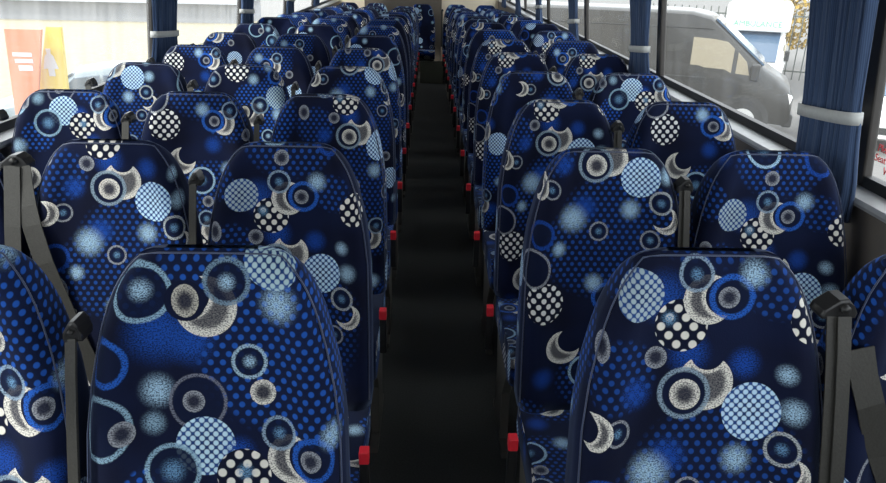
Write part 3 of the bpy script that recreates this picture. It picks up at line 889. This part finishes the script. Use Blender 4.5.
# boards on the left
def board(name, loc, rz, poly, mat, prints, label):
    r = empty(name, loc, rz)
    bm = bmesh.new(); prism(bm, poly, 'y', -.03, .03, .006); link('panel', bm, mat, r)
    for p in prints:
        bm = bmesh.new(); prism(bm, p, 'y', -.036, -.031); link('print', bm, M['plate'], r)
    for x in (-.12, .12):
        bm = bmesh.new(); box(bm, x - .02, x + .02, .031, .07, 0, .5); link('post', bm, M['rail'], r)
    tag(r, label, 'sign'); return r
def bar(x0, x1, z0, z1): return [(x0, z0), (x1, z0), (x1, z1), (x0, z1)]
rzb = 0.0
board('orange_board', (-6.40, 11.6, GROUND), rzb, [(-.44, 0), (-.24, 0), (.30, 2.32), (-.28, 2.32)], M['orange'], [bar(-.22, .08, 1.90, 1.96), bar(-.20, .08, 1.80, 1.86), bar(-.16, .06, 1.68, 1.76)], 'orange board tapering downwards with white print, outside the left window')
fig = [(a - .13, b + .46) for a, b in [(-.05, 1.10), (.05, 1.10), (.05, 1.22), (.12, 1.22), (.07, 1.42), (.03, 1.46), (.04, 1.54), (-.04, 1.54), (-.03, 1.46), (-.07, 1.42), (-.12, 1.22), (-.05, 1.22)]]
board('yellow_board', (-6.05, 11.85, GROUND), rzb, [(-.82, 0), (-.01, 0), (.14, 2.34), (-.10, 2.34)], M['yellow'], [fig], 'yellow tapering board with a pale figure, beside the orange board')

# verge, low bank, far buildings on the left
def slab(name, x0, x1, y0, y1, z0, z1, mat, kind='structure'):
    bm = bmesh.new(); box(bm, x0, x1, y0, y1, z0, z1); o = link(name, bm, mat); o['kind'] = kind; return o
slab('verge', -40, -9.0, 15.5, 40, GROUND, GROUND + .25, M['verge'])
slab('path', -40, -8.6, 13.2, 15.4, GROUND, GROUND + .12, M['earth'])
b = empty('building', (-20, 38, GROUND), 0)
bm = bmesh.new(); box(bm, -14, 10, 0, 6, 0, 1.2); link('wall', bm, M['build'], b)
bm = bmesh.new(); prism(bm, [(-.4, 1.2), (6.4, 1.2), (3, 2.0)], 'x', -14.3, 10.3); link('roof', bm, M['build'], b)
tag(b, 'low grey building far beyond the left window', 'building')

# railing and autumn trees on the right, past the vehicles
fence = empty('fence', (10.5, 24.5, GROUND), -math.radians(25))
bm = bmesh.new()
for z in (0.25, 2.0): box(bm, -3.5, 6, -.02, .02, z, z + .05)
link('rail', bm, M['rail'], fence)
for k in range(40):
    bm = bmesh.new(); x = -3.4 + k * .24; box(bm, x, x + .035, -.02, .02, 0, 2.25); link('picket', bm, M['rail'], fence)
tag(fence, 'dark railing fence in front of the yellow trees', 'fence')

def tree(loc, h, r, seed, label):
    rnd = random.Random(seed); t = empty('tree', loc)
    bm = bmesh.new(); tube(bm, [(0, 0, 0), (.05, 0, h * .3), (-.04, .05, h * .6), (0, 0, h * .9)], [.16, .13, .09, .03], 8)
    for k in range(7):
        a = rnd.random() * 6.28; z = h * (.3 + .08 * k)
        tube(bm, [(0, 0, z), (math.cos(a) * r * .4, math.sin(a) * r * .4, z + .4), (math.cos(a) * r * .7, math.sin(a) * r * .7, z + .9)], [.06, .04, .015], 6)
    link('trunk', bm, M['bark'], t, True)
    bm = bmesh.new()
    for k in range(2600):
        a = rnd.random() * 6.28; u = rnd.random() ** .5; z = rnd.random()
        rr = r * (0.35 + 0.65 * math.sin(PI * min(1, z * .85 + .12))) * u
        c = Vector((math.cos(a) * rr, math.sin(a) * rr, h * (.14 + .90 * z)))
        n = Vector((rnd.uniform(-1, 1), rnd.uniform(-1, 1), rnd.uniform(-1, 1))).normalized()
        s1 = n.orthogonal().normalized() * rnd.uniform(.06, .13); s2 = n.cross(s1)
        bm.faces.new([bm.verts.new(c + s1), bm.verts.new(c + s2 * .6), bm.verts.new(c - s1), bm.verts.new(c - s2 * .6)])
    link('crown', bm, M['leaf'], t)
    tag(t, label, 'tree')
tree((12.9, 26.5, GROUND), 5.6, 1.6, 1, 'yellow autumn tree behind the fence next to the ambulance')
tree((17.2, 26.0, GROUND), 5.2, 1.9, 2, 'yellow autumn tree right of the nearest right curtain')

# ------------------------------------------------------------------ light
w = bpy.data.worlds.new('daylight'); S.world = w; w.use_nodes = True
nt = w.node_tree
for n in list(nt.nodes): nt.nodes.remove(n)
out = nt.nodes.new('ShaderNodeOutputWorld'); bg = nt.nodes.new('ShaderNodeBackground')
tc = nt.nodes.new('ShaderNodeTexCoord'); nz = nt.nodes.new('ShaderNodeTexNoise'); nz.inputs['Scale'].default_value = 2.0
nt.links.new(tc.outputs['Generated'], nz.inputs['Vector'])
mx = nt.nodes.new('ShaderNodeMix'); mx.data_type = 'RGBA'
mx.inputs[6].default_value = (0.86, 0.93, 1.0, 1); mx.inputs[7].default_value = (1.0, 0.98, 0.94, 1)
nt.links.new(nz.outputs['Fac'], mx.inputs[0]); nt.links.new(mx.outputs[2], bg.inputs[0])
bg.inputs[1].default_value = 1.8
nt.links.new(bg.outputs[0], out.inputs[0])
sun = bpy.data.lights.new('sun', 'SUN'); sun.energy = 2.2; sun.angle = math.radians(4); sun.color = (1, .95, .86)
so = bpy.data.objects.new('sun', sun); COL.objects.link(so); so.rotation_euler = (math.radians(48), 0, math.radians(-60))
so.location = (-8, -6, 12)

# ------------------------------------------------------------------ camera
cam = bpy.data.cameras.new('camera'); co = bpy.data.objects.new('camera', cam); COL.objects.link(co)
cam.sensor_width = 36.0; cam.lens = 700.0 / 886.0 * 36.0; cam.clip_start = 0.05
yaw = math.atan(20 / 700.0 * math.cos(PITCH))
co.location = (-0.010, 0, CAM_Z); co.rotation_euler = (PI / 2 - PITCH, 0, -yaw)
co.rotation_mode = 'QUATERNION'
from mathutils import Quaternion, Euler
co.rotation_quaternion = Euler((PI / 2 - PITCH, 0, -yaw)).to_quaternion() @ Quaternion((0, 0, 1), math.radians(1.3))
S.camera = co
S.view_settings.view_transform = 'Standard'; S.view_settings.look = 'None'
S.view_settings.exposure = 1.0; S.view_settings.gamma = 1.0
S.view_settings.use_curve_mapping = False
